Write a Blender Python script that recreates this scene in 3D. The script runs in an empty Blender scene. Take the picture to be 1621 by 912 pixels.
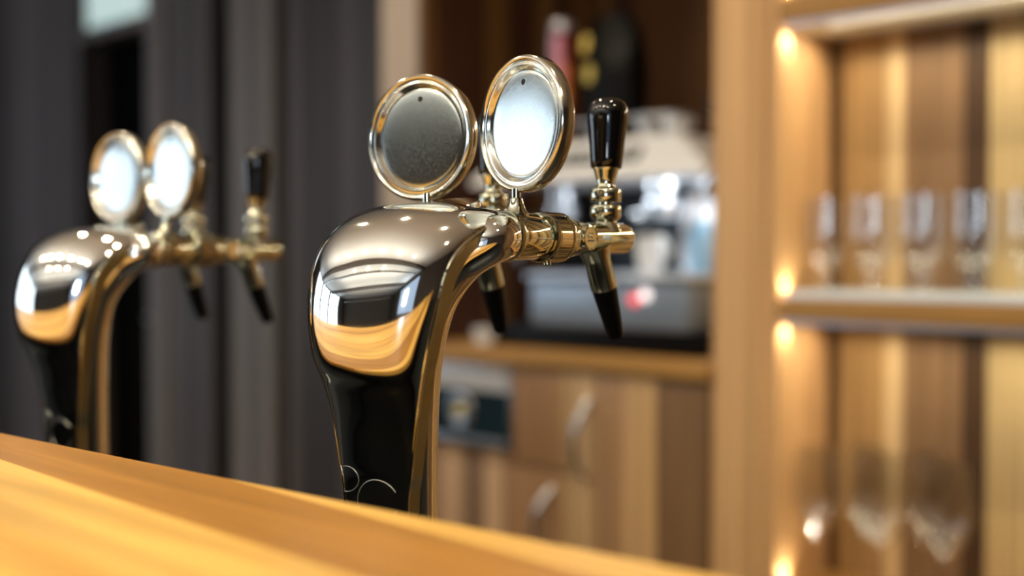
import bpy, bmesh, math, random
from mathutils import Vector, Matrix
random.seed(7)
S = bpy.context.scene
COL = S.collection
R = math.radians
EYE = 1.22            # camera height above the floor

# ------------------------------------------------------------------ camera
cam_d = bpy.data.cameras.new('camera')
cam = bpy.data.objects.new('camera', cam_d)
COL.objects.link(cam)
cam.location = (0, 0, EYE)
cam_d.sensor_width = 36.0
cam_d.lens = 36.0 * 1800 / 1621
cam.rotation_euler = (R(90 - 1.53), 0, R(42.6))
cam_d.clip_start = 0.02
cam_d.dof.use_dof = True
cam_d.dof.focus_distance = 0.755
cam_d.dof.aperture_fstop = 2.1
S.camera = cam

# ------------------------------------------------------------------ world, exposure
S.view_settings.view_transform = 'Standard'
S.view_settings.look = 'None'
S.view_settings.gamma = 1
S.view_settings.use_curve_mapping = False
S.view_settings.exposure = 0.0
S.cycles.transparent_max_bounces = 32
w = bpy.data.worlds.new('world')
S.world = w
w.use_nodes = True
w.node_tree.nodes['Background'].inputs[0].default_value = (0.55, 0.72, 1.0, 1)
w.node_tree.nodes['Background'].inputs[1].default_value = 0.9


def area_light(name, loc, rot, sx, sy, power, color):
    d = bpy.data.lights.new(name, 'AREA')
    d.shape = 'RECTANGLE'
    d.size, d.size_y, d.energy, d.color = sx, sy, power, color
    o = bpy.data.objects.new(name, d)
    o.location, o.rotation_euler = loc, rot
    COL.objects.link(o)
    return o


# daylight through the windows of the far side wall (x = -7) and of the street wall (y = -7)
DAY = (0.80, 0.91, 1.0)
for k, (yc, wd) in enumerate([(-1.15, 1.55), (-2.95, 1.55), (-4.75, 1.55)]):
    area_light('window_daylight', (-6.98, yc, 1.6), (0, R(-90), 0), 2.3, wd, 34, DAY)
area_light('window_daylight', (2.95, -3.5, 1.7), (0, R(90), 0), 0.8, 0.6, 45, DAY)
# added fill lights, unseen, to brighten the ceiling mirrored in the chrome
for yy in (-0.9, -2.5, -4.1):
    area_light('ceiling_fill_light', (-1.6, yy, 1.97), (R(180), 0, 0), 5.5, 0.04, 42, (1.0, 0.95, 0.86))

WARM = (1.0, 0.83, 0.58)
LAMPS = [(-0.2, -0.9), (-1.0, -0.9), (-1.8, -0.9), (-2.6, -0.9), (-3.4, -0.9), (0.6, -0.9),
         (-0.6, -2.0), (-1.6, -2.0), (-2.6, -2.0), (-0.2, 0.75), (-1.3, 0.75), (-2.3, 0.75), (0.9, 0.6)]
LAMP_POWER = 30
CEIL = 2.75


# ------------------------------------------------------------------ materials
def mat(name, col, rough=0.5, metal=0.0, **kw):
    m = bpy.data.materials.new(name)
    m.use_nodes = True
    b = m.node_tree.nodes['Principled BSDF']
    b.inputs['Base Color'].default_value = (*col, 1)
    b.inputs['Roughness'].default_value = rough
    b.inputs['Metallic'].default_value = metal
    for k, v in kw.items():
        b.inputs[k.replace('_', ' ')].default_value = v
    return m


def nodes(m):
    nt = m.node_tree
    return nt, nt.nodes, nt.links, nt.nodes['Principled BSDF']


def noise_rough(m, scale, lo, hi, bump=0.0, stretch=(1, 1, 1), bdist=0.001):
    nt, N, L, b = nodes(m)
    tc = N.new('ShaderNodeTexCoord')
    mp = N.new('ShaderNodeMapping')
    mp.inputs['Scale'].default_value = stretch
    n = N.new('ShaderNodeTexNoise')
    n.inputs['Scale'].default_value = scale
    n.inputs['Detail'].default_value = 4
    mr = N.new('ShaderNodeMapRange')
    mr.inputs[1].default_value, mr.inputs[2].default_value = 0.3, 0.7
    mr.inputs[3].default_value, mr.inputs[4].default_value = lo, hi
    L.new(tc.outputs['Object'], mp.inputs[0])
    L.new(mp.outputs[0], n.inputs['Vector'])
    L.new(n.outputs['Fac'], mr.inputs[0])
    L.new(mr.outputs[0], b.inputs['Roughness'])
    if bump:
        bp = N.new('ShaderNodeBump')
        bp.inputs['Strength'].default_value = bump
        bp.inputs['Distance'].default_value = bdist
        L.new(n.outputs['Fac'], bp.inputs['Height'])
        L.new(bp.outputs[0], b.inputs['Normal'])
    return m


def plank_wood(name, palette, board, weights, grain_dir, rough=0.45, grain=0.35, fine=60.0, seed=0.0, coat=0.0):
    """palette: colours of the boards; board: mean board width; weights: how x,y,z make the
    across-the-board coordinate; grain_dir: mapping scale of the grain (small along the grain)."""
    m = mat(name, palette[0], rough)
    nt, N, L, b = nodes(m)
    tc = N.new('ShaderNodeTexCoord')
    dot = N.new('ShaderNodeVectorMath')
    dot.operation = 'DOT_PRODUCT'
    dot.inputs[1].default_value = weights
    L.new(tc.outputs['Object'], dot.inputs[0])
    wob = N.new('ShaderNodeTexNoise')
    wob.inputs['Scale'].default_value = 2.2
    mpw = N.new('ShaderNodeMapping')
    mpw.inputs['Scale'].default_value = tuple(max(0.3, g / 12) for g in grain_dir)
    L.new(tc.outputs['Object'], mpw.inputs[0])
    L.new(mpw.outputs[0], wob.inputs['Vector'])
    add = N.new('ShaderNodeMath')
    add.operation = 'MULTIPLY_ADD'
    L.new(wob.outputs['Fac'], add.inputs[0])
    add.inputs[1].default_value = board * 0.35
    L.new(dot.outputs['Value'], add.inputs[2])
    off = N.new('ShaderNodeMath')
    off.operation = 'ADD'
    off.inputs[1].default_value = seed
    L.new(add.outputs[0], off.inputs[0])
    v = N.new('ShaderNodeTexVoronoi')
    v.voronoi_dimensions = '1D'
    v.inputs['Scale'].default_value = 1.0 / board
    v.inputs['Randomness'].default_value = 0.8
    L.new(off.outputs[0], v.inputs['W'])
    sep = N.new('ShaderNodeSeparateColor')
    L.new(v.outputs['Color'], sep.inputs[0])
    ramp = N.new('ShaderNodeValToRGB')
    ramp.color_ramp.interpolation = 'CONSTANT'
    n = len(palette)
    while len(ramp.color_ramp.elements) < n:
        ramp.color_ramp.elements.new(0.5)
    for i, c in enumerate(palette):
        ramp.color_ramp.elements[i].position = i / n
        ramp.color_ramp.elements[i].color = (*c, 1)
    L.new(sep.outputs[0], ramp.inputs[0])
    mp = N.new('ShaderNodeMapping')
    mp.inputs['Scale'].default_value = grain_dir
    gn = N.new('ShaderNodeTexNoise')
    gn.inputs['Scale'].default_value = fine / 20
    gn.inputs['Detail'].default_value = 6
    gn.inputs['Distortion'].default_value = 0.3
    L.new(tc.outputs['Object'], mp.inputs[0])
    L.new(mp.outputs[0], gn.inputs['Vector'])
    mr = N.new('ShaderNodeMapRange')
    mr.inputs[1].default_value, mr.inputs[2].default_value = 0.3, 0.7
    mr.inputs[3].default_value, mr.inputs[4].default_value = 1 - grain, 1 + grain * 0.45
    L.new(gn.outputs['Fac'], mr.inputs[0])
    mx = N.new('ShaderNodeVectorMath')
    mx.operation = 'SCALE'
    L.new(ramp.outputs[0], mx.inputs[0])
    L.new(mr.outputs[0], mx.inputs['Scale'])
    L.new(mx.outputs[0], b.inputs['Base Color'])
    b.inputs['Coat Weight'].default_value = coat
    b.inputs['Specular IOR Level'].default_value = 0.35
    b.inputs['Coat Roughness'].default_value = 0.15
    return m


def board_wood(name, x0, x1, boards, grain=0.35, rough=0.5):
    """boards: (left edge x, colour) of each board of a panel running along x"""
    m = plank_wood(name, [boards[0][1]], 0.05, (1, 0, 0), (30, 30, 0.5), rough, grain)
    nt, N, L, b = nodes(m)
    ramp = [n for n in N if n.bl_idname == 'ShaderNodeValToRGB'][0]
    off = [n for n in N if n.bl_idname == 'ShaderNodeTexVoronoi'][0].inputs['W'].links[0].from_socket
    mr = N.new('ShaderNodeMapRange')
    mr.inputs[1].default_value, mr.inputs[2].default_value = x0, x1
    L.new(off, mr.inputs[0])
    L.new(mr.outputs[0], ramp.inputs[0])
    while len(ramp.color_ramp.elements) < len(boards):
        ramp.color_ramp.elements.new(0.5)
    for i, (x, c) in enumerate(boards):
        ramp.color_ramp.elements[i].position = max(0, (x + 0.009 - x0) / (x1 - x0))
        ramp.color_ramp.elements[i].color = (*c, 1)
    return m


def emit(name, col, strength):
    m = mat(name, col, 0.5)
    b = m.node_tree.nodes['Principled BSDF']
    b.inputs['Emission Color'].default_value = (*col, 1)
    b.inputs['Emission Strength'].default_value = strength
    return m


M = {}
M['chrome'] = noise_rough(mat('polished_chrome', (0.80, 0.79, 0.74), 0.05, 1.0), 30, 0.035, 0.085)
M['nickel'] = noise_rough(mat('warm_nickel', (0.62, 0.62, 0.48), 0.08, 1.0), 60, 0.06, 0.12)
M['rim'] = noise_rough(mat('aged_nickel_rim', (0.66, 0.65, 0.57), 0.14, 1.0), 60, 0.10, 0.20)
M['edge'] = noise_rough(mat('satin_nickel_edge', (0.52, 0.52, 0.35), 0.2, 1.0), 50, 0.16, 0.26)
M['face'] = noise_rough(mat('satin_steel_face', (0.54, 0.59, 0.58), 0.3, 1.0), 700, 0.15, 0.27, 0.2, bdist=0.00004)
M['black_gloss'] = mat('black_gloss_plastic', (0.002, 0.002, 0.002), 0.03, Specular_IOR_Level=0.55)
M['black_rubber'] = mat('black_rubber', (0.002, 0.002, 0.002), 0.4, Specular_IOR_Level=0.15)
M['hole'] = mat('dark_hole', (0.01, 0.008, 0.005), 0.8)
M['etch'] = mat('etched_line', (0.75, 0.76, 0.68), 0.35, 1.0)
M['bar_wood'] = plank_wood('honey_lacquered_bar_wood', [(0.78, 0.45, 0.10), (0.66, 0.345, 0.065), (0.84, 0.51, 0.13), (0.44, 0.21, 0.04), (0.74, 0.41, 0.085)],
                           0.075, (0.057, 1.0, 0.0), (0.9, 16, 16), 0.42, 0.32, 60, 0.31, coat=0.0)
PAL = [(0.40, 0.225, 0.095), (0.215, 0.115, 0.05), (0.50, 0.30, 0.13), (0.135, 0.070, 0.032), (0.34, 0.19, 0.085), (0.26, 0.14, 0.065), (0.56, 0.36, 0.17)]
M['walnut'] = plank_wood('striped_walnut_laminate', PAL, 0.052, (1.0, 0.9, 0.0), (22, 22, 0.7), 0.5, 0.38, 60, 0.2)
M['walnut_bay'] = plank_wood('striped_walnut_shelf_back', [(0.44, 0.28, 0.12), (0.11, 0.055, 0.022), (0.64, 0.45, 0.21), (0.07, 0.032, 0.014), (0.34, 0.19, 0.08), (0.15, 0.08, 0.035), (0.72, 0.54, 0.28)], 0.066, (1.0, 0.9, 0.0), (20, 20, 0.6), 0.5, 0.35, 60, 3.1)
dk, tn, lt, md_, dd_, ly = (0.10, 0.05, 0.017), (0.42, 0.25, 0.10), (0.70, 0.50, 0.26), (0.24, 0.14, 0.07), (0.07, 0.036, 0.016), (0.58, 0.42, 0.20)
M['walnut_bay'] = board_wood('walnut_shelf_back', -1.01, 0.36, [(-1.01, dk), (-0.965, tn), (-0.884, lt), (-0.849, md_), (-0.745, dd_), (-0.702, ly), (-0.62, tn), (-0.55, dk), (-0.49, lt),
                               (-0.40, md_), (-0.30, tn), (-0.22, dd_), (-0.15, ly), (-0.02, tn), (0.1, dk), (0.2, lt)])
b1, l1, b2, b3, l2, m2, l3, d3 = (0.27, 0.155, 0.085), (0.48, 0.31, 0.18), (0.19, 0.11, 0.06), (0.31, 0.17, 0.08), (0.52, 0.34, 0.165), (0.35, 0.20, 0.095), (0.60, 0.37, 0.165), (0.21, 0.115, 0.052)
M['walnut_cab'] = board_wood('walnut_cabinet_front', -1.90, -1.11, [(-1.90, b1), (-1.814, l1), (-1.746, b2), (-1.681, l1), (-1.626, b3), (-1.463, l2), (-1.389, m2), (-1.309, l3), (-1.239, d3)])
M['oak'] = plank_wood('plain_tan_laminate', [(0.68, 0.40, 0.175), (0.60, 0.345, 0.15), (0.74, 0.45, 0.205)], 0.055, (1.0, 0.9, 0.0), (26, 26, 0.5), 0.5, 0.22, 60, 0.9)
M['oak_h'] = plank_wood('tan_laminate_edge', [(0.42, 0.22, 0.06), (0.37, 0.19, 0.05)], 0.2, (0.0, 0.2, 1.0), (0.8, 22, 22), 0.45, 0.25, 60, 0.9)
M['niche'] = plank_wood('dark_red_brown_niche_wood', [(0.17, 0.080, 0.022), (0.07, 0.026, 0.012), (0.12, 0.05, 0.018), (0.20, 0.10, 0.03)], 0.07, (1.0, 0.9, 0.0), (20, 20, 0.6), 0.5, 0.4, 60, 1.7)
M['slate'] = plank_wood('grey_brown_woodgrain', [(0.064, 0.055, 0.056), (0.098, 0.086, 0.090), (0.046, 0.038, 0.036), (0.128, 0.113, 0.116)], 0.075, (1.0, 0.9, 0.0), (30, 30, 0.5), 0.6, 0.4, 60, 0.4)
M['slate_pale'] = plank_wood('pale_grey_brown_woodgrain', [(0.17, 0.155, 0.15), (0.21, 0.19, 0.18), (0.13, 0.12, 0.115)], 0.06, (1.0, 0.9, 0.0), (30, 30, 0.5), 0.6, 0.35, 60, 0.4)
M['beige'] = noise_rough(mat('beige_plaster', (0.46, 0.38, 0.31), 0.8), 30, 0.7, 0.9, 0.1)
M['ceiling'] = noise_rough(mat('pale_grey_ceiling', (0.78, 0.77, 0.74), 0.9), 20, 0.85, 0.95)
M['room'] = noise_rough(mat('taupe_wall', (0.085, 0.065, 0.05), 0.8), 12, 0.7, 0.9)
M['floor'] = plank_wood('dark_floor_boards', [(0.10, 0.06, 0.035), (0.13, 0.08, 0.045), (0.08, 0.045, 0.03)], 0.14, (0.0, 1.0, 0.0), (0.8, 12, 12), 0.4, 0.3, 60, 0.9)
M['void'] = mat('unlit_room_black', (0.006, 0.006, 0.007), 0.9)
M['blue_door'] = noise_rough(mat('blue_grey_door_paint', (0.055, 0.075, 0.095), 0.5), 10, 0.4, 0.6)
M['steel'] = noise_rough(mat('brushed_steel', (0.62, 0.64, 0.67), 0.3, 1.0), 40, 0.22, 0.38, stretch=(1, 1, 20))
M['machine'] = noise_rough(mat('machine_silver', (0.85, 0.87, 0.90), 0.32, 0.15), 30, 0.28, 0.4)
M['machine_blue'] = noise_rough(mat('machine_blue_grey', (0.26, 0.32, 0.40), 0.35, 0.4), 30, 0.3, 0.4)
M['dark_metal'] = mat('dark_metal', (0.03, 0.035, 0.04), 0.35, 0.6)
M['white'] = mat('white_porcelain', (0.80, 0.82, 0.83), 0.15)
M['bluecup'] = mat('pale_blue_plastic', (0.30, 0.52, 0.72), 0.3)
M['greencup'] = mat('pale_green_plastic', (0.45, 0.68, 0.60), 0.3)
M['gold'] = mat('gold_foil', (0.78, 0.60, 0.16), 0.4, 0.5)
M['cream'] = mat('cream_panel', (0.74, 0.66, 0.48), 0.45)
M['pink'] = mat('pink_print', (0.75, 0.28, 0.38), 0.4)
M['lilac'] = mat('blue_print', (0.38, 0.45, 0.70), 0.4)
M['redprint'] = mat('dark_red_print', (0.16, 0.008, 0.006), 0.4)
M['orange'] = mat('orange_print', (0.75, 0.22, 0.05), 0.4)
M['sheen_white'] = mat('shelf_sheen_white', (0.72, 0.80, 0.86), 0.25)  # bluish white stands in for window light reflected on the shelf top
M['alu'] = noise_rough(mat('aluminium_profile', (0.52, 0.53, 0.60), 0.35, 0.8), 40, 0.3, 0.4)
m = bpy.data.materials.new('clear_thin_glass')
m.use_nodes = True
nt = m.node_tree
nt.nodes.clear()
o_ = nt.nodes.new('ShaderNodeOutputMaterial')
mx = nt.nodes.new('ShaderNodeMixShader')
lw_ = nt.nodes.new('ShaderNodeLayerWeight')
lw_.inputs['Blend'].default_value = 0.5
pw_ = nt.nodes.new('ShaderNodeMath')
pw_.operation = 'POWER'
pw_.inputs[1].default_value = 3.5
nt.links.new(lw_.outputs['Facing'], pw_.inputs[0])
fr_ = nt.nodes.new('ShaderNodeMath')
fr_.operation = 'MULTIPLY_ADD'
fr_.inputs[1].default_value = 0.22
fr_.inputs[2].default_value = 0.11
nt.links.new(pw_.outputs[0], fr_.inputs[0])
tr_ = nt.nodes.new('ShaderNodeBsdfTransparent')
tr_.inputs['Color'].default_value = (0.985, 0.99, 0.988, 1)
gl_ = nt.nodes.new('ShaderNodeBsdfGlossy')
gl_.inputs['Roughness'].default_value = 0.06
nt.links.new(fr_.outputs[0], mx.inputs[0])
nt.links.new(tr_.outputs[0], mx.inputs[1])
nt.links.new(gl_.outputs[0], mx.inputs[2])
nt.links.new(mx.outputs[0], o_.inputs[0])
M['glass'] = m
M['red_led'] = emit('red_indicator', (1.0, 0.10, 0.12), 1.2)
M['white_led'] = emit('white_indicator', (1.0, 0.90, 0.92), 1.3)
M['lamp'] = emit('lamp_lens', (1.0, 0.80, 0.52), 40.0)
M['puck'] = emit('led_puck_lens', (1.0, 0.85, 0.58), 14.0)
M['transom'] = emit('daylit_transom_glass', (0.62, 0.82, 0.80), 0.55)


# ------------------------------------------------------------------ mesh helpers
def obj(name, bm, material, parent=None, smooth=True, loc=None, rotz=None):
    me = bpy.data.meshes.new(name)
    bmesh.ops.recalc_face_normals(bm, faces=bm.faces[:])
    bm.to_mesh(me)
    bm.free()
    if smooth:
        for p in me.polygons:
            p.use_smooth = True
        me.set_sharp_from_angle(angle=R(38))
    me.materials.append(material)
    o = bpy.data.objects.new(name, me)
    COL.objects.link(o)
    if parent is not None:
        o.parent = parent
    if loc:
        o.location = loc
    if rotz is not None:
        o.rotation_euler = (0, 0, rotz)
    return o


def box(bm, a, b, bevel=0.0, mtx=None):
    x0, y0, z0 = a
    x1, y1, z1 = b
    vs = [bm.verts.new(p) for p in ((x0, y0, z0), (x1, y0, z0), (x1, y1, z0), (x0, y1, z0), (x0, y0, z1), (x1, y0, z1), (x1, y1, z1), (x0, y1, z1))]
    fs = [bm.faces.new([vs[i] for i in f]) for f in ((0, 3, 2, 1), (4, 5, 6, 7), (0, 1, 5, 4), (1, 2, 6, 5), (2, 3, 7, 6), (3, 0, 4, 7))]
    if bevel:
        es = list({e for f in fs for e in f.edges})
        r = bmesh.ops.bevel(bm, geom=es, offset=bevel, segments=3, profile=0.5, affect='EDGES')
        vs = list({v for f in r['faces'] for v in f.verts} | {v for v in vs if v.is_valid})
    if mtx is not None:
        bmesh.ops.transform(bm, matrix=mtx, verts=vs)
    return bm


def boxes(*bs, bevel=0.0):
    bm = bmesh.new()
    for a, b in bs:
        box(bm, a, b, bevel)
    return bm


def lathe(bm, prof, seg=48, mtx=None, ripple=None):
    """prof: (radius, height) list around local z."""
    rings = []
    for i, (r, z) in enumerate(prof):
        if r < 1e-6:
            rings.append([bm.verts.new((0, 0, z))])
        else:
            ring = []
            for k in range(seg):
                a = 2 * math.pi * k / seg
                rr = r
                if ripple and ripple[0] <= i <= ripple[1]:
                    rr = r + (ripple[2] if k % 2 else 0)
                ring.append(bm.verts.new((rr * math.cos(a), rr * math.sin(a), z)))
            rings.append(ring)
    vs = [v for r_ in rings for v in r_]
    for A, B in zip(rings[:-1], rings[1:]):
        if len(A) == 1 and len(B) == 1:
            continue
        for k in range(seg):
            k2 = (k + 1) % seg
            if len(A) == 1:
                bm.faces.new((A[0], B[k], B[k2]))
            elif len(B) == 1:
                bm.faces.new((A[k], B[0], A[k2]))
            else:
                bm.faces.new((A[k], B[k], B[k2], A[k2]))
    for ring, flip in ((rings[0], True), (rings[-1], False)):
        if len(ring) > 1:
            bm.faces.new(ring[::-1] if flip else ring)
    if mtx is not None:
        bmesh.ops.transform(bm, matrix=mtx, verts=vs)
    return bm


def catmull(P, t):
    n = len(P) - 1
    i = min(int(t * n), n - 1)
    f = t * n - i
    p0, p1, p2, p3 = P[max(i - 1, 0)], P[i], P[i + 1], P[min(i + 2, n)]
    return tuple(0.5 * ((2 * b) + (-a + c) * f + (2 * a - 5 * b + 4 * c - d) * f * f + (-a + 3 * b - 3 * c + d) * f ** 3)
                 for a, b, c, d in zip(p0, p1, p2, p3))


def tube(bm, P, seg=24, n=None, cap=True):
    """P: (x,y,z,r) control points; smooth tube through them."""
    n = n or len(P) * 8
    pts = [catmull(P, k / n) for k in range(n + 1)]
    rings = []
    up = Vector((1, 0, 0))
    for i, p in enumerate(pts):
        a = Vector(pts[max(i - 1, 0)][:3])
        b = Vector(pts[min(i + 1, n)][:3])
        t = (b - a).normalized()
        s = (up - t * up.dot(t))
        if s.length < 1e-4:
            s = Vector((0, 1, 0)) - t * t.y
        s.normalize()
        up = s
        q = t.cross(s)
        c = Vector(p[:3])
        rings.append([bm.verts.new(c + (s * math.cos(2 * math.pi * k / seg) + q * math.sin(2 * math.pi * k / seg)) * p[3]) for k in range(seg)])
    for A, B in zip(rings[:-1], rings[1:]):
        for k in range(seg):
            bm.faces.new((A[k], A[(k + 1) % seg], B[(k + 1) % seg], B[k]))
    if cap:
        bm.faces.new(rings[0][::-1])
        bm.faces.new(rings[-1])
    return bm


def along(p, d, roll=None):
    """matrix that takes local z to direction d, origin to p"""
    d = Vector(d).normalized()
    q = Vector((0, 0, 1)).rotation_difference(d)
    return Matrix.Translation(Vector(p)) @ q.to_matrix().to_4x4()


def thing(name, label, cat, loc=(0, 0, 0), rotz=0, group=None):
    o = bpy.data.objects.new(name, None)
    o.empty_display_size = 0.05
    COL.objects.link(o)
    o.location = loc
    o.rotation_euler = (0, 0, rotz)
    return tag(o, label, cat, group)


def tag(o, label, cat, group=None):
    o['label'] = label
    o['category'] = cat
    if group:
        o['group'] = group
    return o


def struct(name, bm, m, parent=None, smooth=False):
    o = obj(name, bm, m, parent, smooth)
    if parent is None:
        o['kind'] = 'structure'
    return o


def copy_tree(o, parent=None):
    c = o.copy()
    COL.objects.link(c)
    if parent is not None:
        c.parent = parent
    for ch in list(o.children):
        copy_tree(ch, c)
    return c


# ------------------------------------------------------------------ room shell
struct('floor', boxes(((-7.2, -7.2, -0.05), (3.2, 4.2, 0.0))), M['floor'])
struct('ceiling', boxes(((-7.2, -7.2, CEIL), (3.2, 4.2, CEIL + 0.1))), M['ceiling'])
for k in range(2):
    struct('trim_%d' % (k + 1), boxes(((-6.9, -1.55 - 2.6 * k, CEIL - 0.16), (2.9, -1.35 - 2.6 * k, CEIL))), M['room'])
struct('wall_street', boxes(((-7.2, -7.2, 0), (3.2, -7.0, CEIL))), M['room'])
bm = boxes(((3.0, -7.0, 0), (3.2, 4.2, 0.8)), ((3.0, -7.0, 2.5), (3.2, 4.2, CEIL)), ((3.0, -7.0, 0.8), (3.2, -5.1, 2.5)), ((3.0, -1.9, 0.8), (3.2, 4.2, 2.5)))
struct('wall_right', bm, M['room'])
bm = bmesh.new()
box(bm, (-7.2, -7.0, 0), (-7.0, 4.2, 0.4))
for a, b in ((-7.0, -5.6), (-3.9, -3.8), (-2.1, -2.0), (-0.3, 4.2)):
    box(bm, (-7.2, a, 0.4), (-7.0, b, CEIL))
struct('wall_left', bm, M['room'])
for k, yc in enumerate((-1.15, -2.95, -4.7)):
    bm = bmesh.new()
    hw = 0.85
    for dy in (-hw, -0.28, 0.28, hw - 0.05):
        box(bm, (-6.97, yc + dy, 0.4), (-6.90, yc + dy + 0.05, CEIL))
    for z in (0.4, 1.75, CEIL - 0.06):
        box(bm, (-6.97, yc - hw, z), (-6.90, yc + hw, z + 0.05))
    struct('window_%d' % (k + 1), bm, M['dark_metal'])

# back wall on the staff side with its grey-brown woodgrain boards and the dark doorway
WY = 2.10
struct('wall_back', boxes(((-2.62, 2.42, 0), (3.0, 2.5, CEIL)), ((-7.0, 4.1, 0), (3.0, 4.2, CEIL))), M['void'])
struct('trim_3', boxes(((-7.0, WY, 0), (-4.18, WY + 0.12, CEIL))), M['slate'])
struct('trim_4', boxes(((-3.60, WY - 0.03, 0), (-3.245, WY + 0.00, CEIL))), M['slate'])
struct('trim_5', boxes(((-3.60, WY - 0.05, 0), (-3.50, WY - 0.03, CEIL))), M['slate_pale'])
struct('trim_6', boxes(((-3.140, WY - 0.02, 0), (-2.915, WY + 0.01, CEIL))), M['slate_pale'])
struct('trim_7', boxes(((-2.895, WY + 0.02, 0), (-1.99, WY + 0.12, CEIL))), M['slate'])
struct('trim_8', boxes(((-4.18, WY + 0.02, 2.30), (-3.60, WY + 0.10, CEIL))), M['slate'])
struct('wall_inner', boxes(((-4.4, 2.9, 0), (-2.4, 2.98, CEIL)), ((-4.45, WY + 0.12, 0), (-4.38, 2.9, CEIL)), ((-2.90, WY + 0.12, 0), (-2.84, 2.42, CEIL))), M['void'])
t = struct('window_4', boxes(((-4.18, WY + 0.03, 2.085), (-3.60, WY + 0.05, 2.25))), M['transom'])
struct('window_frame', boxes(((-4.18, WY + 0.0, 2.045), (-3.60, WY + 0.10, 2.085)), ((-4.18, WY + 0.0, 2.25), (-3.60, WY + 0.10, 2.30))), M['slate_pale'], t)
d = struct('door_1', boxes(((-3.85, WY + 0.10, 0.01), (-3.61, WY + 0.14, 2.03)), bevel=0.004), M['blue_door'])
bm = bmesh.new()
tube(bm, [(-3.80, WY + 0.10, 1.0, 0.008), (-3.80, WY + 0.06, 1.0, 0.008), (-3.77, WY + 0.05, 1.0, 0.008), (-3.70, WY + 0.05, 1.0, 0.007)], 12)
struct('door_handle', bm, M['steel'], d, True)
struct('wall_return', boxes(((-2.012, 1.74, 0), (-1.89, WY + 0.02, CEIL)), bevel=0.004), M['beige'])

struct('wall_staff', boxes(((0.352, 1.74, 0), (3.0, 1.80, CEIL))), M['walnut'])
for k, yy in enumerate((-0.9, -2.5, -4.1)):  # bars added as fittings for the unseen ceiling fill lights
    struct('trim_%d' % (9 + k), boxes(((-4.4, yy - 0.025, 1.94), (1.2, yy + 0.025, 1.965)), ((-4.0, yy - 0.002, 1.965), (-3.996, yy + 0.002, CEIL)), ((0.8, yy - 0.002, 1.965), (0.804, yy + 0.002, CEIL))), M['steel'])

# ------------------------------------------------------------------ bar counter in front
LZ = EYE - 0.130
dirx = Vector((-1.574, -0.089, 0)).normalized()          # the bar runs away from the camera, a little askew
e0 = Vector((-0.450, 0.3876, 0))
nrm = Vector((-dirx.y, dirx.x, 0))
if nrm.y > 0:
    nrm = -nrm
ang = math.atan2(-dirx.y, -dirx.x)
mt = Matrix.Translation((e0.x, e0.y, 0)) @ Matrix.Rotation(ang, 4, 'Z')
bar = thing('bar_counter', 'honey-coloured lacquered wooden bar ledge blurred across the foreground', 'bar counter')
bm = box(bmesh.new(), (-4.2, -0.62, LZ - 0.024), (2.2, 0.0, LZ), 0.004, mt)
obj('bar_top', bm, M['bar_wood'], bar)
bm = box(bmesh.new(), (-4.1, -0.14, 0.0), (2.1, -0.08, LZ - 0.024), 0, mt)
obj('bar_front', bm, M['dark_metal'], bar, False)
DECK = EYE - 0.3065
wt = thing('service_worktop', 'dark steel service worktop behind the bar carrying both beer towers', 'worktop')
bm = box(bmesh.new(), (-4.1, -0.075, DECK - 0.03), (2.1, 0.34, DECK), 0.003, mt)
obj('worktop_slab', bm, M['dark_metal'], wt)
bm = box(bmesh.new(), (-4.05, -0.07, 0.0), (2.05, 0.30, DECK - 0.03), 0, mt)
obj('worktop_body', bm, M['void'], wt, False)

# ------------------------------------------------------------------ beer tower
# local frame: origin on the worktop; y towards the staff side; local z = 0.30 at camera height
def shield_station(t):
    ST = [  # y, z, half width, dome
        (-0.028, 0.000, 0.028, 0.001), (-0.028, 0.080, 0.028, 0.001), (-0.0300, 0.144, 0.0305, 0.002),
        (-0.0305, 0.1665, 0.0345, 0.005), (-0.0315, 0.195, 0.0400, 0.011), (-0.0325, 0.220, 0.0460, 0.020),
        (-0.0330, 0.238, 0.0505, 0.029), (-0.0300, 0.2655, 0.0560, 0.034), (-0.0240, 0.2905, 0.0590, 0.033),
        (-0.0130, 0.305, 0.0600, 0.029), (0.005, 0.3155, 0.0595, 0.022), (0.026, 0.3235, 0.0560, 0.013), (0.042, 0.3275, 0.0490, 0.006)]
    return catmull(ST, t)


def shield_point(t, s, off=0.0):
    """t 0..1 up the column, s -1..1 across"""
    y, z, hw, dome = shield_station(t)
    a = shield_station(max(t - 0.01, 0))
    b = shield_station(min(t + 0.01, 1))
    ty, tz = b[0] - a[0], b[1] - a[1]
    L_ = math.hypot(ty, tz)
    ny, nz = -tz / L_, ty / L_
    dd = dome * (max(0.0, 1 - abs(s) ** 2.3)) ** 0.62 + off
    return Vector((s * hw, y + ny * dd, z + nz * dd)), Vector((0, ny, nz))


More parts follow.
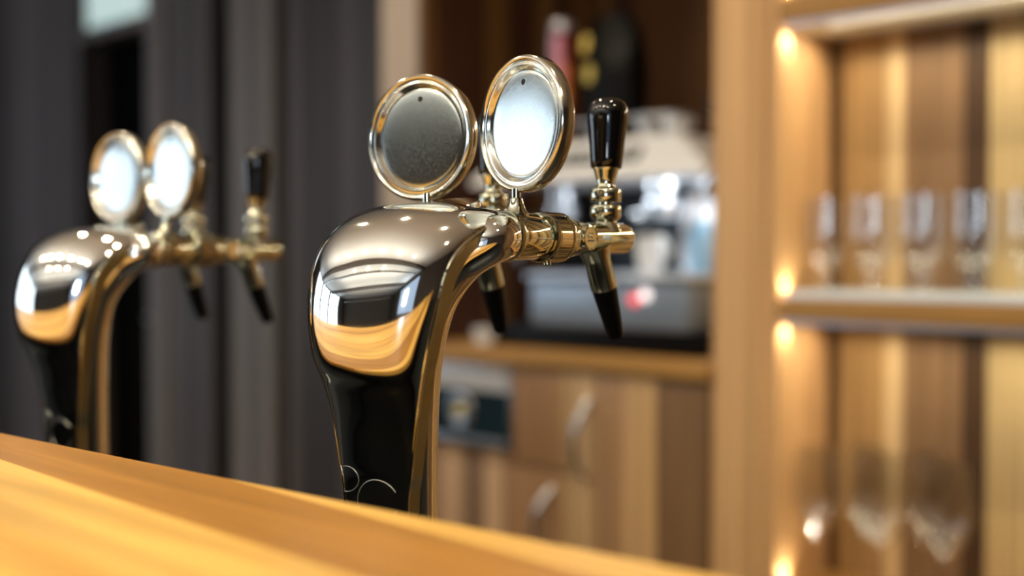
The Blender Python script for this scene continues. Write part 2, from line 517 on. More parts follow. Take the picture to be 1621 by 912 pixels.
def make_tower():
    root = thing('beer_tower', '', 'beer tower')
    # front shield: polished, domed, with a flat edge band about a centimetre thick
    bm = bmesh.new()
    NT, NS = 90, 48
    grid, edge_l, edge_r = [], [], []
    for i in range(NT + 1):
        row = []
        for j in range(NS + 1):
            s = math.sin(math.pi * (j / NS - 0.5))
            p, n = shield_point(i / NT, s)
            row.append(bm.verts.new(p))
        grid.append(row)
    for i in range(NT):
        for j in range(NS):
            bm.faces.new((grid[i][j], grid[i][j + 1], grid[i + 1][j + 1], grid[i + 1][j]))
    obj('column_shield', bm, M['chrome'], root)
    bm = bmesh.new()
    rings = []
    for i in range(NT + 1):
        t = i / NT
        th = 0.0105 * (1.0 if t < 0.72 else max(0.08, 1 - (t - 0.72) / 0.28))
        ring = []
        for s, o_ in ((-1, 0.0), (1, 0.0), (1, -1), (0.9, -1.15), (-0.9, -1.15), (-1, -1)):
            y, z, hw, dome = shield_station(t)
            p, n = shield_point(t, 1 if s > 0 else -1)
            ring.append(bm.verts.new(Vector((s * hw * (0.998 if o_ == 0 else 0.985), p.y, p.z)) + n * (o_ * th - 0.0003)))
        rings.append(ring)
    for A, B in zip(rings[:-1], rings[1:]):
        for k in range(6):
            bm.faces.new((A[k], A[(k + 1) % 6], B[(k + 1) % 6], B[k]))
    bm.faces.new(rings[0])
    bm.faces.new(rings[-1][::-1])
    obj('edge_band', bm, M['edge'], root)
    # bead along the crease
    bm = bmesh.new()
    for sgn in (-1, 1):
        P = []
        for k in range(40):
            p, n = shield_point(k / 39, sgn)
            P.append((p.x, p.y, p.z, 0.0011))
        tube(bm, P, 8, 120)
    obj('crease_bead', bm, M['nickel'], root)
    # cap plate on top
    bm = bmesh.new()
    p, n = shield_point(0.93, 0)
    lathe(bm, [(0.0, -0.003), (0.034, -0.003), (0.034, -0.0002), (0.0325, 0.0012), (0, 0.0016)], 64,
          Matrix.Translation(p + Vector((-0.004, 0.004, -0.0012))) @ Vector((0, 0, 1)).rotation_difference(n).to_matrix().to_4x4() @ Matrix.Diagonal((1.0, 0.62, 1, 1)))
    obj('cap_plate', bm, M['chrome'], root)
    # the two round pipes behind, one for each faucet
    heads = ((0.0486, 0.0505, 0.3139, R(4.6), R(-10.2)), (-0.0370, 0.0505, 0.3139, R(17.6), R(11.6)))
    for hx, hy, hz, fa, da in heads:
        sg = 1 if hx > 0 else -1
        dv = Vector((-math.sin(fa), math.cos(fa), 0))
        e = Vector((hx, hy, hz)) - dv * 0.010
        m_ = e - dv * 0.028
        bm = bmesh.new()
        q = abs(hx) / 0.0486 * sg
        tube(bm, [(q * 0.010, -0.006, 0.0, 0.0155), (q * 0.010, -0.006, 0.10, 0.0155), (q * 0.011, -0.007, 0.18, 0.0160),
                  (q * 0.017, -0.009, 0.235, 0.0165), (q * 0.026, -0.005, 0.273, 0.0165), (q * 0.0365, 0.009, 0.298, 0.0162), (m_.x, m_.y + 0.009, 0.3105, 0.0156),
                  (e.x, e.y, e.z - 0.0003, 0.0152)], 40, 90)
        obj('column_pipe', bm, M['chrome'], root)
    # base flange
    bm = lathe(bmesh.new(), [(0, 0), (0.055, 0), (0.056, 0.003), (0.053, 0.008), (0.046, 0.010), (0, 0.010)], 64, Matrix.Translation((0, -0.005, 0)))
    obj('base_flange', bm, M['chrome'], root)
    # engraved script loops low on the shield
    def on_shield(u, zz):
        lo, hi = 0.0, 1.0
        for _ in range(30):
            mid = (lo + hi) / 2
            if shield_station(mid)[1] < zz:
                lo = mid
            else:
                hi = mid
        hw = shield_station(lo)[2]
        return shield_point(lo, max(-0.999, min(0.999, u / hw)), 0.00002)[0]
    bm = bmesh.new()
    for cx, cz, rx, rz, a0, a1 in ((-0.026, 0.1555, 0.0135, 0.0085, -150, 100 + 60), (0.004, 0.1450, 0.0195, 0.0140, 25, 335)):
        P = []
        for k in range(36):
            a = R(a0 + (a1 - a0) * k / 35)
            p = on_shield(cx + rx * math.cos(a), cz + rz * math.sin(a) + 0.0025 * math.cos(a))
            P.append((p.x, p.y, p.z, 0.00015 + 0.0002 * math.sin(math.pi * k / 35)))
        tube(bm, P, 6, 110)
    obj('engraved_loops', bm, M['etch'], root)

    for idx, (hx, hy, hz, fa, da) in enumerate(heads):
        # --- faucet, built along +y from its shank, z up
        bm = bmesh.new()
        my = Matrix.Rotation(R(-90), 4, 'X')     # local z -> +y
        lathe(bm, [(0.012, -0.016), (0.0163, -0.0155), (0.0170, -0.014), (0.0170, -0.0115), (0.0158, -0.0100), (0.0155, -0.008), (0.0157, -0.006),
                   (0.0157, 0.0185), (0.0150, 0.0200), (0.0135, 0.0205), (0.0135, 0.0245)], 64, my)
        lathe(bm, [(0.0128, 0.0475), (0.0150, 0.0480), (0.0153, 0.0500), (0.0142, 0.0560), (0.0126, 0.0650), (0.0116, 0.0720), (0.0112, 0.0780),
                   (0.0112, 0.1285), (0.0107, 0.1302), (0.0094, 0.1312), (0, 0.1312)], 64, my)
        # boss on both sides, with a rounded rim
        for sg in (-1, 1):
            lathe(bm, [(0.0092, 0.0), (0.0092, 0.0142), (0.0087, 0.0152), (0.0077, 0.0154), (0.0073, 0.0150), (0, 0.0150)], 40,
                  Matrix.Translation((0, 0.0655, 0)) @ Matrix.Rotation(R(90 * sg), 4, 'Y'))
        # riser under the lever
        lathe(bm, [(0.0120, 0.0050), (0.0098, 0.0095), (0.0078, 0.0125), (0.0070, 0.0150)], 40, Matrix.Translation((0, 0.1067, 0)))
        fb = obj('faucet_body', bm, M['nickel'], root, loc=(hx, hy, hz), rotz=fa)
        # knurled ring
        bm = bmesh.new()
        prof = [(0.0130, 0.0232), (0.0166, 0.0236), (0.0172, 0.0250), (0.0172, 0.0275)]
        for k in range(9):
            prof += [(0.01665, 0.0280 + k * 0.0017), (0.01695, 0.0288 + k * 0.0017)]
        prof += [(0.0172, 0.0445), (0.0172, 0.0465), (0.0162, 0.0480), (0.0130, 0.0484)]
        lathe(bm, prof, 120, my, ripple=(4, 21, 0.00030))
        obj('knurled_ring', bm, M['nickel'], fb)
        for a in (-55, 35, 125, 215):
            d_ = Vector((math.cos(R(a)), 0, math.sin(R(a))))
            obj('ring_hole', lathe(bmesh.new(), [(0.0013, 0.0), (0.0013, 0.0006), (0, 0.0006)], 16, along(d_ * 0.0168 + Vector((0, 0.0262, 0)), d_)), M['hole'], fb)
        # marks on the boss and on the body: worn, unreadable lettering
        bm = bmesh.new()
        for cz, cy, rr in ((0.0016, 0.0635, 0.0017), (0.0016, 0.0672, 0.0017)):
            P = [(0.0151, cy + rr * math.cos(R(a)), cz + rr * math.sin(R(a)), 0.00028) for a in range(50, 311, 20)]
            tube(bm, P, 6, 30)
        P = [(0.0151, 0.0615 + 0.0008 * k, -0.0022 + (0.0006 if k % 2 else -0.0004), 0.00026) for k in range(11)]
        tube(bm, P, 6, 60)
        for k, hgt in enumerate((0.0012, 0.0030, 0.0036, 0.0040, 0.0034, 0.0040)):
            box(bm, (0.0108, 0.0872 + k * 0.0019, -0.0008 - hgt * 0.3), (0.0114, 0.0882 + k * 0.0019, 0.0010 + hgt * 0.5))
        obj('stamped_mark', bm, M['face'], fb)
        # set screw under the collar
        bm = lathe(bmesh.new(), [(0.0022, -0.0020), (0.0026, 0), (0.0026, 0.0018), (0.0016, 0.0026), (0, 0.0026)], 20, along((0.004, 0.0290, -0.0168), (0.1, 0, -1)))
        obj('set_screw', bm, M['nickel'], fb)
        # nuts
        lm = Matrix.Translation((0, 0.1067, 0))
        bm = lathe(bmesh.new(), [(0.0070, 0.0125), (0.0098, 0.0138), (0.0113, 0.0162), (0.0116, 0.0200), (0.0112, 0.0232), (0.0100, 0.0246), (0.0060, 0.0249),
                                 (0.0052, 0.0252), (0.0052, 0.0268)], 48, lm)
        obj('rounded_nut', bm, M['nickel'], fb)
        bm = lathe(bmesh.new(), [(0.0052, 0.0262), (0.0108, 0.0266), (0.0115, 0.0276), (0.0115, 0.0352), (0.0108, 0.0362), (0.0070, 0.0366), (0.0062, 0.0374)], 48, lm)
        obj('lock_nut', bm, M['nickel'], fb)
        tilt = Matrix.Translation((0, 0.1067, 0.037)) @ Matrix.Rotation(R(-3 if idx == 0 else -5), 4, 'X') @ Matrix.Translation((0, 0, -0.037))
        bm = lathe(bmesh.new(), [(0.0055, 0.0362), (0.0072, 0.0375), (0.0066, 0.0390), (0.0062, 0.0402), (0.0074, 0.0440), (0.0088, 0.0490), (0.0097, 0.0515), (0.0097, 0.0520)], 48, tilt)
        fe = obj('handle_ferrule', bm, M['nickel'], fb)
        bm = lathe(bmesh.new(), [(0.0108, 0.0514), (0.0115, 0.0524), (0.0119, 0.0580), (0.0128, 0.0680), (0.0138, 0.0780), (0.0148, 0.0850), (0.0151, 0.0895),
                                 (0.0148, 0.0935), (0.0138, 0.0970), (0.0120, 0.0998), (0.0095, 0.1017), (0.0060, 0.1028), (0.0028, 0.1031), (0, 0.1031)], 56, tilt)
        obj('lever_handle', bm, M['black_gloss'], fb)
        # spout
        s0, s1 = Vector((0, 0.0905, -0.0035)), Vector((0, 0.1212, -0.0725))
        dd = (s1 - s0)
        ln = dd.length
        ml = along(s0, dd)
        bm = lathe(bmesh.new(), [(0.0128, 0.002), (0.0108, 0.008), (0.0096, 0.014), (0.0095, 0.020), (0.0099, 0.0345), (0.0096, 0.0355), (0.0080, 0.0358)], 48, ml)
        obj('spout', bm, M['nickel'], fb)
        bm = lathe(bmesh.new(), [(0.0092, 0.0350), (0.0090, 0.0400), (0.0078, 0.055), (0.0062, ln - 0.002), (0.0056, ln), (0.0042, ln), (0.0040, ln - 0.004), (0, ln - 0.004)], 40, ml)
        obj('spout_tip', bm, M['black_rubber'], fb)

        # --- medallion on the shank, faces the customer side (-y), leaning back a little
        Cz = 0.0740 if idx == 0 else 0.0718
        lean = Matrix.Translation((0.0025 if idx == 0 else -0.0085, 0.0045, Cz)) @ Matrix.Rotation(R(90 - 1.2), 4, 'X')
        bm = bmesh.new()
        prof = [(0, -0.0065), (0.042, -0.0065), (0.0446, -0.0058), (0.0450, -0.0048), (0.0450, 0.0030), (0.0444, 0.0042), (0.0432, 0.0048), (0.0420, 0.0045),
                (0.0412, 0.0036), (0.0408, 0.0030), (0.0398, 0.0030), (0.0392, 0.0034), (0.0382, 0.0034), (0.0374, 0.0026), (0.0366, 0.0012), (0.0354, 0.0002), (0.0350, -0.002), (0, -0.002)]
        lathe(bm, prof, 160, lean, ripple=(10, 12, 0.00025))
        md = obj('medallion_rim', bm, M['rim'], root, loc=(hx, hy, hz), rotz=da)
        bm = bmesh.new()
        fp = [(0.0352, -0.001), (0.0352, 0.0003)] + [(0.0350 * math.cos(R(a)), 0.0003 + 0.0016 * math.sin(R(a))) for a in range(6, 90, 6)] + [(0, 0.0019)]
        lathe(bm, fp, 96, lean)
        obj('medallion_face', bm, M['face'], md)
        bm = lathe(bmesh.new(), [(0.0016, 0.0), (0.0020, 0.0004), (0, 0.0004)], 20, lean @ Matrix.Translation((0.0, 0.0275, 0.0010)))
        obj('pin_hole', bm, M['hole'], md)
        bm = lathe(bmesh.new(), [(0.0085, 0.0125), (0.0086, 0.0152), (0.0066, 0.0172), (0.0050, 0.0215), (0.0042, 0.0250), (0.0031, 0.0256), (0.0031, 0.0315)], 36)
        obj('medallion_stem', bm, M['nickel'], md)
    return root


near = make_tower()
far = copy_tree(near)
near.location = (-0.5542, 0.5035, EYE - 0.30)
obj('rubber_gasket', lathe(bmesh.new(), [(0, -0.0065), (0.058, -0.0065), (0.058, 0), (0, 0)], 64, Matrix.Translation((0, -0.005, 0))), M['black_rubber'], near)
near['label'] = 'larger beer tower in sharp focus, script loops engraved low on its polished column'
far['label'] = 'smaller blurred beer tower farther down the bar in front of the dark doorway'
for o in (near, far):
    o['group'] = 'double beer towers along the bar'
far.location = (-1.010, 0.516, DECK)
for ch in far.children:
    if ch.name.startswith('medallion_rim'):
        ch.rotation_euler.z = R(-1.4) if ch.location.x > 0 else R(4.8)

# ------------------------------------------------------------------ back bar: post, cabinet, niche
CY = 1.74
CT = EYE - 0.190
post = obj('tall_side_panel', boxes(((-1.114, CY, 0), (-1.004, 2.40, CEIL)), bevel=0.003), M['oak'])
tag(post, 'tall plain tan wooden panel standing between the coffee niche and the glass shelves', 'wooden panel')

cab = thing('back_bar_cabinet', 'striped walnut base cabinet below the coffee machine', 'cabinet')
obj('cabinet_body', boxes(((-1.885, CY + 0.022, 0.08), (-1.116, 2.38, CT - 0.032))), M['walnut_cab'], cab, False)
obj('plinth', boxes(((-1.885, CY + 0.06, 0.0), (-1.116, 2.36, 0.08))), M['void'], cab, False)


def bow_handle(parent, x, z0, z1):
    bm = bmesh.new()
    n = 12
    P = []
    for k in range(n + 1):
        f = k / n
        P.append((x - 0.012 * math.sin(math.pi * f) + 0.010 * (f - 0.5), CY - 0.001 - 0.032 * math.sin(math.pi * f) ** 0.8 * 1.0, z0 + (z1 - z0) * f, 0.0055 + 0.002 * math.sin(math.pi * f)))
    tube(bm, P, 12, 36)
    return obj('door_handle', bm, M['steel'], parent)


dr = obj('cabinet_door', boxes(((-1.436, CY, 0.085), (-1.119, CY + 0.020, CT - 0.036)), bevel=0.002), M['walnut_cab'], cab)
bow_handle(dr, -1.395, EYE - 0.44, EYE - 0.275)
obj('fixed_panel', boxes(((-1.883, CY, EYE - 0.428), (-1.441, CY + 0.020, CT - 0.036)), bevel=0.002), M['walnut_cab'], cab)
dl = obj('cabinet_door', boxes(((-1.883, CY, 0.085), (-1.441, CY + 0.020, EYE - 0.434)), bevel=0.002), M['walnut_cab'], cab)
bow_handle(dl, -1.495, EYE - 0.60, EYE - 0.465)
# steel inset with a round chrome lock
z0, z1 = EYE - 0.405, EYE - 0.232
x0, x1 = -1.865, -1.592
fr = obj('steel_inset_frame', boxes(((x0, CY - 0.006, z0), (x1, CY, z0 + 0.020)), ((x0, CY - 0.006, z1 - 0.012), (x1, CY, z1)),
                                     ((x0, CY - 0.006, z0), (x0 + 0.012, CY, z1)), ((x1 - 0.010, CY - 0.006, z0), (x1, CY, z1)), bevel=0.0012), M['steel'], cab)
obj('dark_glass_plate', boxes(((x0 + 0.01, CY - 0.003, z0 + 0.018), (x1 - 0.009, CY - 0.0005, z1 - 0.045))), mat('dark_teal_gloss', (0.012, 0.025, 0.035), 0.12), fr, False)
bm = box(bmesh.new(), (x0 + 0.01, -0.002, 0), (x1 - 0.009, 0.002, 0.040), 0, Matrix.Translation((0, CY - 0.004, z1 - 0.050)) @ Matrix.Rotation(R(20), 4, 'X'))
obj('pull_lip', bm, M['machine'], fr, False)
bm = lathe(bmesh.new(), [(0.036, 0.0), (0.039, 0.004), (0.036, 0.010), (0.028, 0.012), (0.020, 0.009), (0.018, 0.004), (0, 0.004)], 40,
           Matrix.Translation((-1.745, CY - 0.003, (z0 + z1) / 2 - 0.012)) @ Matrix.Rotation(R(90), 4, 'X'))
rg = obj('lock_ring', bm, M['steel'], fr)
bm = lathe(bmesh.new(), [(0.012, 0.003), (0.012, 0.008), (0.009, 0.010), (0, 0.010)], 30,
           Matrix.Translation((-1.745, CY - 0.003, (z0 + z1) / 2 - 0.012)) @ Matrix.Rotation(R(90), 4, 'X'))
obj('lock_button', bm, M['gold'], rg)

ctp = obj('back_countertop', boxes(((-1.888, CY - 0.012, CT - 0.032), (-1.115, 2.40, CT)), bevel=0.003), M['oak_h'])
tag(ctp, 'tan wooden countertop edge running under the espresso machine', 'countertop')

nich = thing('niche_lining', 'dark red-brown wood lining the niche behind the espresso machine', 'wood lining')
obj('niche_side', boxes(((-1.888, CY, CT), (-1.868, 2.40, CEIL))), M['niche'], nich, False)
obj('niche_back', boxes(((-1.868, 2.38, CT), (-1.115, 2.40, CEIL))), M['niche'], nich, False)

# ------------------------------------------------------------------ espresso machine
area_light('machine_fill_light', (-1.33, 1.90, EYE + 0.152), (0, 0, 0), 0.34, 0.05, 1.6, (0.85, 0.93, 1.0))  # added fill light under the hood, brightens the cups on the tray
em = thing('espresso_machine', 'silver espresso machine with a dark name badge standing on the wooden counter', 'coffee machine', (0, 0, 0))


def prism(bm, pts, y0, y1, y0top=None):
    """trapezoid front outline pts (x,z) extruded in y; front of top points can sit further back"""
    zs = [p[1] for p in pts]
    zmin, zmax = min(zs), max(zs)
    f = []
    for x, z in pts:
        yy = y0 if y0top is None else y0 + (y0top - y0) * (z - zmin) / (zmax - zmin)
        f.append(bm.verts.new((x, yy, z)))
    b = [bm.verts.new((x, y1, z)) for x, z in pts]
    n = len(pts)
    bm.faces.new(f[::-1])
    bm.faces.new(b)
    for k in range(n):
        bm.faces.new((f[k], f[(k + 1) % n], b[(k + 1) % n], b[k]))
    return bm


MX0, MX1 = -1.775, -1.165
hood = prism(bmesh.new(), [(MX0, EYE + 0.158), (MX1, EYE + 0.158), (MX1, EYE + 0.172), (MX1 - 0.11, EYE + 0.245), (MX0 + 0.06, EYE + 0.245), (MX0, EYE + 0.172)], 1.79, 2.20, 1.86)
hd = obj('hood', hood, M['machine'], em, False)
# badge lies on the sloped front of the hood
slope = math.atan2(0.07, 0.087)
bmx = Matrix.Translation((0, 1.79, EYE + 0.158)) @ Matrix.Rotation(-slope, 4, 'X')
bm = box(bmesh.new(), (-1.56, -0.004, 0.040), (-1.335, 0.004, 0.080), 0.003, bmx)
bg = obj('badge', bm, M['dark_metal'], hd)
bm = bmesh.new()
for k in range(7):
    xx = -1.540 + k * 0.029
    box(bm, (xx, -0.0055, 0.048), (xx + 0.005, -0.0035, 0.072), 0, bmx)
    if k % 2 == 0:
        box(bm, (xx, -0.0055, 0.067), (xx + 0.019, -0.0035, 0.072), 0, bmx)
    box(bm, (xx, -0.0055, 0.0575), (xx + 0.017, -0.0035, 0.0625), 0, bmx)
    if k % 3 != 1:
        box(bm, (xx + 0.014, -0.0055, 0.048), (xx + 0.019, -0.0035, 0.070), 0, bmx)
obj('badge_lettering', bm, M['white'], bg, False)
obj('machine_back', boxes(((MX0 + 0.02, 2.08, EYE - 0.15), (MX1 - 0.02, 2.20, EYE + 0.158)), bevel=0.004), M['dark_metal'], em)
obj('splash_panel', boxes(((-1.40, 2.068, EYE - 0.03), (MX1 - 0.03, 2.079, EYE + 0.13)), bevel=0.002), M['machine'], em)
obj('base_housing', boxes(((-1.592, 1.785, EYE - 0.142), (MX1 - 0.03, 2.08, EYE - 0.045)), bevel=0.010), M['machine_blue'], em)
bm = boxes(((-1.597, 1.775, EYE - 0.045), (MX1 - 0.02, 2.06, EYE - 0.034)), bevel=0.003)
for k in range(14):
    box(bm, (-1.585 + k * 0.028, 1.79, EYE - 0.034), (-1.573 + k * 0.028, 2.05, EYE - 0.031))
obj('drip_tray', bm, M['steel'], em)
obj('machine_plinth', boxes(((MX0 + 0.04, 1.80, CT), (MX1 - 0.005, 2.19, EYE - 0.142)), bevel=0.004), M['black_rubber'], em)
for gx in (-1.60, -1.335):
    bm = lathe(bmesh.new(), [(0.026, EYE + 0.16), (0.026, EYE + 0.115), (0.034, EYE + 0.110), (0.034, EYE + 0.085), (0.030, EYE + 0.080), (0, EYE + 0.080)], 36, Matrix.Translation((gx, 1.90, 0)))
    gh = obj('group_head', bm, M['steel'], em)
    bm = lathe(bmesh.new(), [(0.0, 0), (0.009, 0.0), (0.011, 0.03), (0.014, 0.10), (0.012, 0.115), (0, 0.118)], 20, along((gx, 1.87, EYE + 0.085), (0.25, -1, -0.12)))
    obj('portafilter_handle', bm, M['black_gloss'], gh)
bm = tube(bmesh.new(), [(-1.70, 1.86, EYE + 0.16, 0.007), (-1.69, 1.84, EYE + 0.10, 0.007), (-1.66, 1.82, EYE + 0.06, 0.006), (-1.655, 1.82, EYE - 0.01, 0.005)], 12)
obj('steam_wand', bm, M['steel'], em)
bm = tube(bmesh.new(), [(-1.215, 1.86, EYE + 0.16, 0.007), (-1.21, 1.83, EYE + 0.09, 0.007), (-1.23, 1.82, EYE + 0.04, 0.006), (-1.232, 1.82, EYE - 0.01, 0.005)], 12)
obj('steam_wand', bm, M['steel'], em)
for nm, mm, xx, rr in (('power_button', 'red_led', -1.318, 0.011), ('status_light', 'white_led', -1.292, 0.012)):
    bm = lathe(bmesh.new(), [(rr, -0.002), (rr, 0.003), (rr * 0.7, 0.005), (0, 0.0055)], 24, Matrix.Translation((xx, 1.786, EYE - 0.082 + (0.010 if nm == 'status_light' else 0))) @ Matrix.Rotation(R(90), 4, 'X'))
    obj(nm, bm, M[mm], em)
bm = bmesh.new()
for a, b in (((MX0 + 0.08, 1.88), (MX1 - 0.13, 1.88)), ((MX1 - 0.13, 1.88), (MX1 - 0.13, 2.18)), ((MX0 + 0.08, 1.88), (MX0 + 0.08, 2.18))):
    tube(bm, [(a[0], a[1], EYE + 0.285, 0.004), ((a[0] + b[0]) / 2, (a[1] + b[1]) / 2, EYE + 0.285, 0.004), (b[0], b[1], EYE + 0.285, 0.004)], 10, 4)
for xx, yy in ((MX0 + 0.08, 1.88), (MX1 - 0.13, 1.88), (-1.5, 1.88), (MX1 - 0.13, 2.18), (MX0 + 0.08, 2.18)):
    tube(bm, [(xx, yy, EYE + 0.243, 0.004), (xx, yy, EYE + 0.265, 0.004), (xx, yy, EYE + 0.285, 0.004)], 10, 4)
obj('cup_rail', bm, M['steel'], em)


def cup(name, label, cat, x, y, z, r, h, m, group=None, taper=0.75, handle=False):
    root = thing(name, label, cat, (x, y, z), 0, group)
    bm = lathe(bmesh.new(), [(0, 0), (r * taper * 0.85, 0), (r * taper, h * 0.06), (r * 0.93, h * 0.55), (r, h), (r * 0.92, h), (r * 0.85, h * 0.55), (r * taper * 0.8, h * 0.12), (0, h * 0.10)], 36)
    obj('cup_bowl', bm, m, root)
    if handle:
        bm = tube(bmesh.new(), [(r * 0.9, 0, h * 0.8, 0.003), (r * 1.45, 0, h * 0.75, 0.003), (r * 1.4, 0, h * 0.4, 0.003), (r * 0.88, 0, h * 0.3, 0.003)], 10)
        obj('cup_handle', bm, m, root)
    return root


TT = EYE - 0.031
cup('porcelain_cup', 'white cup with a handle on the drip tray below the coffee group', 'cup', -1.335, 1.86, TT, 0.030, 0.075, M['white'], handle=True)
cup('plastic_tumbler', 'pale blue tumbler on the espresso machine drip tray', 'tumbler', -1.262, 1.93, TT, 0.032, 0.105, M['bluecup'])
cup('plastic_tumbler', 'pale green tumbler on the drip tray beside the tan wooden panel', 'tumbler', -1.205, 1.985, TT, 0.030, 0.11, M['greencup'])
cup('paper_cup', 'white cup at the back of the drip tray behind the blue tumbler', 'cup', -1.285, 2.02, TT, 0.034, 0.12, M['white'])
HT = EYE + 0.245
cup('steel_cup', 'small shiny steel cup standing on top of the espresso machine behind the black tap handle', 'cup', -1.395, 1.935, HT, 0.026, 0.050, M['steel'])
cup('espresso_cup', 'small white cup on top of the espresso machine', 'cup', -1.335, 1.945, HT, 0.026, 0.048, M['white'], handle=True)
tr = thing('tamper', 'dark coffee tamper with knob on the machine top near the tan wooden panel', 'coffee tamper', (-1.315, 2.06, HT))
obj('tamper_knob', lathe(bmesh.new(), [(0, 0.03), (0.010, 0.03), (0.012, 0.05), (0.018, 0.075), (0.017, 0.09), (0.009, 0.098), (0, 0.099)], 28), M['dark_metal'], tr)
obj('tamper_base', lathe(bmesh.new(), [(0, 0), (0.029, 0), (0.029, 0.012), (0.012, 0.02), (0.010, 0.032), (0, 0.032)], 32), M['dark_metal'], tr)
# black coffee bag with gold seals and a printed tin, both on the machine
bag = thing('coffee_bag', 'tall black coffee bag with two gold oval seals on top of the machine', 'coffee bag', (-1.565, 2.04, HT))
bm = bmesh.new()
rings = []
for k in range(13):
    f = k / 12
    hw = 0.075 * (1 - 0.03 * math.sin(f * 9)) * (1.0 if f < 0.86 else 1.0 - (f - 0.86) * 3.4)
    dp = 0.045 * (1.0 if f < 0.6 else 1 - (f - 0.6) * 1.9)
    ring = []
    for j in range(28):
        a = 2 * math.pi * j / 28
        c, s_ = math.cos(a), math.sin(a)
        ring.append(bm.verts.new((hw * math.copysign(abs(c) ** 0.45, c), dp * math.copysign(abs(s_) ** 0.45, s_) + 0.002 * math.sin(7 * a + 5 * f), 0.30 * f)))
    rings.append(ring)
for A, B in zip(rings[:-1], rings[1:]):
    for j in range(28):
        bm.faces.new((A[j], A[(j + 1) % 28], B[(j + 1) % 28], B[j]))
bm.faces.new(rings[0][::-1])
bm.faces.new(rings[-1])
obj('bag_body', bm, M['black_rubber'], bag)
for xx, zz in ((-0.055, 0.235), (-0.035, 0.165)):
    bm = lathe(bmesh.new(), [(0.016, -0.003), (0.016, 0.001), (0, 0.0015)], 32, Matrix.Translation((xx, -0.048 if zz < 0.2 else -0.036, zz)) @ Matrix.Rotation(R(78 if zz > 0.2 else 88), 4, 'X') @ Matrix.Diagonal((0.75, 1.35, 1, 1)))
    obj('gold_seal', bm, M['gold'], bag)
tin = thing('printed_tin', 'narrow pink and blue printed tin beside the black coffee bag', 'tin', (-1.672, 1.985, HT))
obj('tin_body', lathe(bmesh.new(), [(0, 0), (0.026, 0), (0.0265, 0.003), (0.0265, 0.27), (0.024, 0.274), (0, 0.274)], 36), M['redprint'], tin)
obj('tin_lid', lathe(bmesh.new(), [(0, 0.265), (0.027, 0.265), (0.0275, 0.268), (0.0275, 0.285), (0.025, 0.289), (0, 0.289)], 36), M['alu'], tin)


def wrap(z0, z1, a0, a1, r=0.0272):
    bm = bmesh.new()
    n = 14
    lo = [bm.verts.new((r * math.cos(R(a0 + (a1 - a0) * k / n)), r * math.sin(R(a0 + (a1 - a0) * k / n)), z0)) for k in range(n + 1)]
    hi = [bm.verts.new((v.co.x, v.co.y, z1)) for v in lo]
    for k in range(n):
        bm.faces.new((lo[k], lo[k + 1], hi[k + 1], hi[k]))
    return bm


for nm, z0_, z1_, a0_, a1_, mm in (('pink_label', 0.13, 0.255, 262, 312, 'pink'), ('blue_label', 0.13, 0.262, 225, 262, 'lilac'), ('orange_label', 0.10, 0.19, 312, 352, 'orange')):
    obj(nm, wrap(z0_, z1_, a0_, a1_), M[mm], tin)
cup('sugar_bowl', 'small white bowl on the wooden counter left of the espresso machine', 'bowl', -1.722, 1.785, CT, 0.026, 0.036, M['white'])

# ------------------------------------------------------------------ shelf bay on the right
bay = thing('glass_shelf_unit', 'open wooden shelf unit with striped walnut back panel and lit shelves of glasses', 'shelf unit')
BX0, BX1, BY = -1.003, 0.35, 1.93
obj('side_lining', boxes(((BX0, CY + 0.004, 0.0), (BX0 + 0.018, BY, CEIL))), M['oak'], bay, False)
obj('side_lining', boxes(((BX1 - 0.018, CY + 0.004, 0.0), (BX1, BY, CEIL))), M['oak'], bay, False)
obj('back_panel', boxes(((BX0, BY, 0.0), (BX1, BY + 0.02, CEIL))), M['walnut_bay'], bay, False)
SH = EYE - 0.070
shelves = [(SH - 0.036, SH), (EYE + 0.398, EYE + 0.440), (EYE - 0.612, EYE - 0.575)]
for a, b in shelves:
    s_ = obj('shelf_board', boxes(((BX0 + 0.018, CY, a), (BX1 - 0.018, BY, b)), bevel=0.002), M['oak_h'], bay)
    obj('underside_panel', boxes(((BX0 + 0.02, CY + 0.022, a - 0.004), (BX1 - 0.02, BY - 0.052, a))), M['cream'], s_)
    obj('shelf_trim', boxes(((BX0 + 0.030, CY + 0.002, a - 0.009), (BX1 - 0.02, CY + 0.020, a)), bevel=0.001), M['alu'], s_)
    if a < EYE and a > EYE - 0.3:
        obj('shelf_sheen_slab', boxes(((BX0 + 0.030, CY + 0.003, b), (BX1 - 0.02, BY - 0.004, b + 0.013)), bevel=0.002), M['sheen_white'], s_)  # pale slab paints in the reflection on the glossy shelf top
    for zz, sg in ((b, 1), (a, -1)):
        bm = lathe(bmesh.new(), [(0.007, 0.0), (0.009, 0.001), (0.009, 0.003), (0.006, 0.0035), (0, 0.0035)], 24, Matrix.Translation((BX0 + 0.026, CY + 0.030, zz)) @ Matrix.Diagonal((1, 1, sg, 1)))
        obj('led_puck', bm, M['puck'], s_)
        if a < EYE - 0.5 or (a > EYE + 0.3):
            pass
        ld = bpy.data.lights.new('led_puck_light', 'SPOT')
        ld.energy, ld.color, ld.spot_size, ld.spot_blend, ld.shadow_soft_size = 1.1, (1.0, 0.88, 0.66), R(120), 0.9, 0.006
        lo = bpy.data.objects.new('led_puck_light', ld)
        lo.location = (BX0 + 0.027, CY + 0.030, zz + sg * 0.006)
        lo.rotation_euler = (R(180) if sg > 0 else 0, 0, 0)
        COL.objects.link(lo)
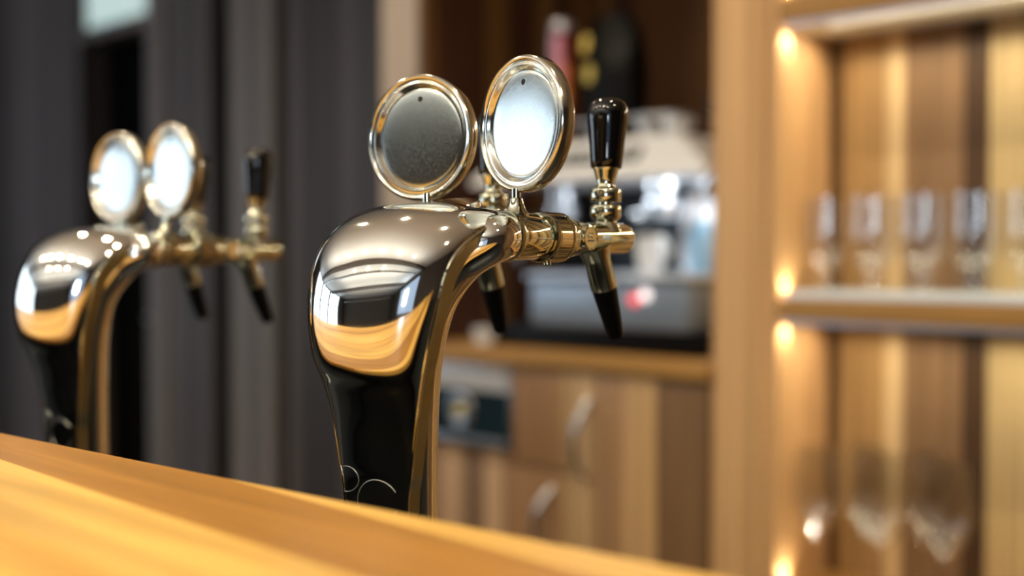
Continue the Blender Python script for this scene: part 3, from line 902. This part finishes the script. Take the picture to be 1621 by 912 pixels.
# warm LED strips under the shelves, at the back
for a, pw in ((EYE + 0.398, 3.6), (SH - 0.036, 3.0)):
    s_ = obj('led_strip', boxes(((BX0 + 0.05, BY - 0.05, a - 0.008), (BX1 - 0.05, BY - 0.035, a))), M['alu'], bay)
    l_ = area_light('led_strip_light', ((BX0 + BX1) / 2, BY - 0.075, a - 0.012), (R(-14), 0, 0), 1.25, 0.012, pw, (1.0, 0.87, 0.64))


def beer_glass():
    root = thing('beer_glass', '', 'beer glass', (0, 0, 0), 0, 'footed beer glasses on the lit shelf')
    out = [(0.0, 0.0), (0.027, 0.0), (0.028, 0.002), (0.023, 0.007), (0.0185, 0.013), (0.0175, 0.026), (0.0200, 0.034), (0.0290, 0.043), (0.0365, 0.056), (0.0395, 0.074), (0.0400, 0.100), (0.0392, 0.135), (0.0385, 0.160)]
    inn = [(0.0371, 0.160), (0.0376, 0.135), (0.0382, 0.100), (0.0375, 0.077), (0.0335, 0.060), (0.0250, 0.050), (0.014, 0.0455), (0, 0.044)]
    obj('glass_body', lathe(bmesh.new(), out + inn, 48), M['glass'], root)
    return root


g0 = beer_glass()
names = ['beer glass nearest the tan wooden panel on the lit shelf', 'second beer glass from the tan wooden panel on the lit shelf',
         'middle beer glass of the five on the lit shelf', 'fourth beer glass from the tan wooden panel on the lit shelf',
         'beer glass on the lit shelf cut off by the edge of the view']
for k, gx in enumerate((-0.938, -0.852, -0.766, -0.680, -0.596)):
    g = g0 if k == 0 else copy_tree(g0)
    g.location = (gx, 1.825, SH + 0.0135)
    g.rotation_euler = (0, 0, R(-38 + 3 * k))
    g['label'] = names[k]


def wine_glass():
    root = thing('wine_glass', '', 'wine glass', (0, 0, 0), 0, 'wine glasses on the lower shelf')
    out = [(0, 0), (0.036, 0), (0.037, 0.0015), (0.020, 0.004), (0.007, 0.008), (0.0042, 0.016), (0.0040, 0.080), (0.0065, 0.090), (0.018, 0.100), (0.034, 0.122), (0.0435, 0.152), (0.0440, 0.185), (0.0400, 0.222), (0.0365, 0.250)]
    inn = [(0.0353, 0.250), (0.0388, 0.222), (0.0427, 0.185), (0.0422, 0.152), (0.0328, 0.1235), (0.017, 0.1025), (0.006, 0.096), (0, 0.095)]
    obj('glass_bowl', lathe(bmesh.new(), out + inn, 40), M['glass'], root)
    return root


w0 = wine_glass()
wn = ['wine glass nearest the tan wooden panel on the lower shelf', 'front wine glass of the middle pair on the lower shelf',
      'rearmost wine glass of the middle pair on the lower shelf', 'front wine glass of the pair farthest from the tan panel',
      'rear wine glass of the pair farthest from the tan panel']
for k, (gx, gy) in enumerate(((-0.932, 1.795), (-0.820, 1.790), (-0.888, 1.880), (-0.712, 1.790), (-0.782, 1.880))):
    g = w0 if k == 0 else copy_tree(w0)
    g.location = (gx, gy, EYE - 0.5745)
    g['label'] = wn[k]

# ------------------------------------------------------------------ ceiling downlights
lampo = None
for k, (lx, ly) in enumerate(LAMPS):
    if lampo is None:
        lampo = thing('ceiling_downlight', 'small round warm downlight recessed in the grey ceiling', 'ceiling light', (lx, ly, CEIL), 0, 'ceiling downlights')
        obj('lamp_trim', lathe(bmesh.new(), [(0.045, -0.001), (0.055, -0.004), (0.052, -0.010), (0.040, -0.008), (0.038, -0.001)], 32), M['steel'], lampo)
        obj('lamp_lens', lathe(bmesh.new(), [(0.037, -0.001), (0.036, -0.004), (0, -0.006)], 32), M['lamp'], lampo)
        o = lampo
    else:
        o = copy_tree(lampo)
    o.location = (lx, ly, CEIL)
    ld = bpy.data.lights.new('downlight', 'SPOT')
    ld.energy, ld.color, ld.shadow_soft_size, ld.spot_size, ld.spot_blend = LAMP_POWER, WARM, 0.035, R(140), 0.6
    lo = bpy.data.objects.new('downlight', ld)
    lo.location = (lx, ly, CEIL - 0.03)
    COL.objects.link(lo)
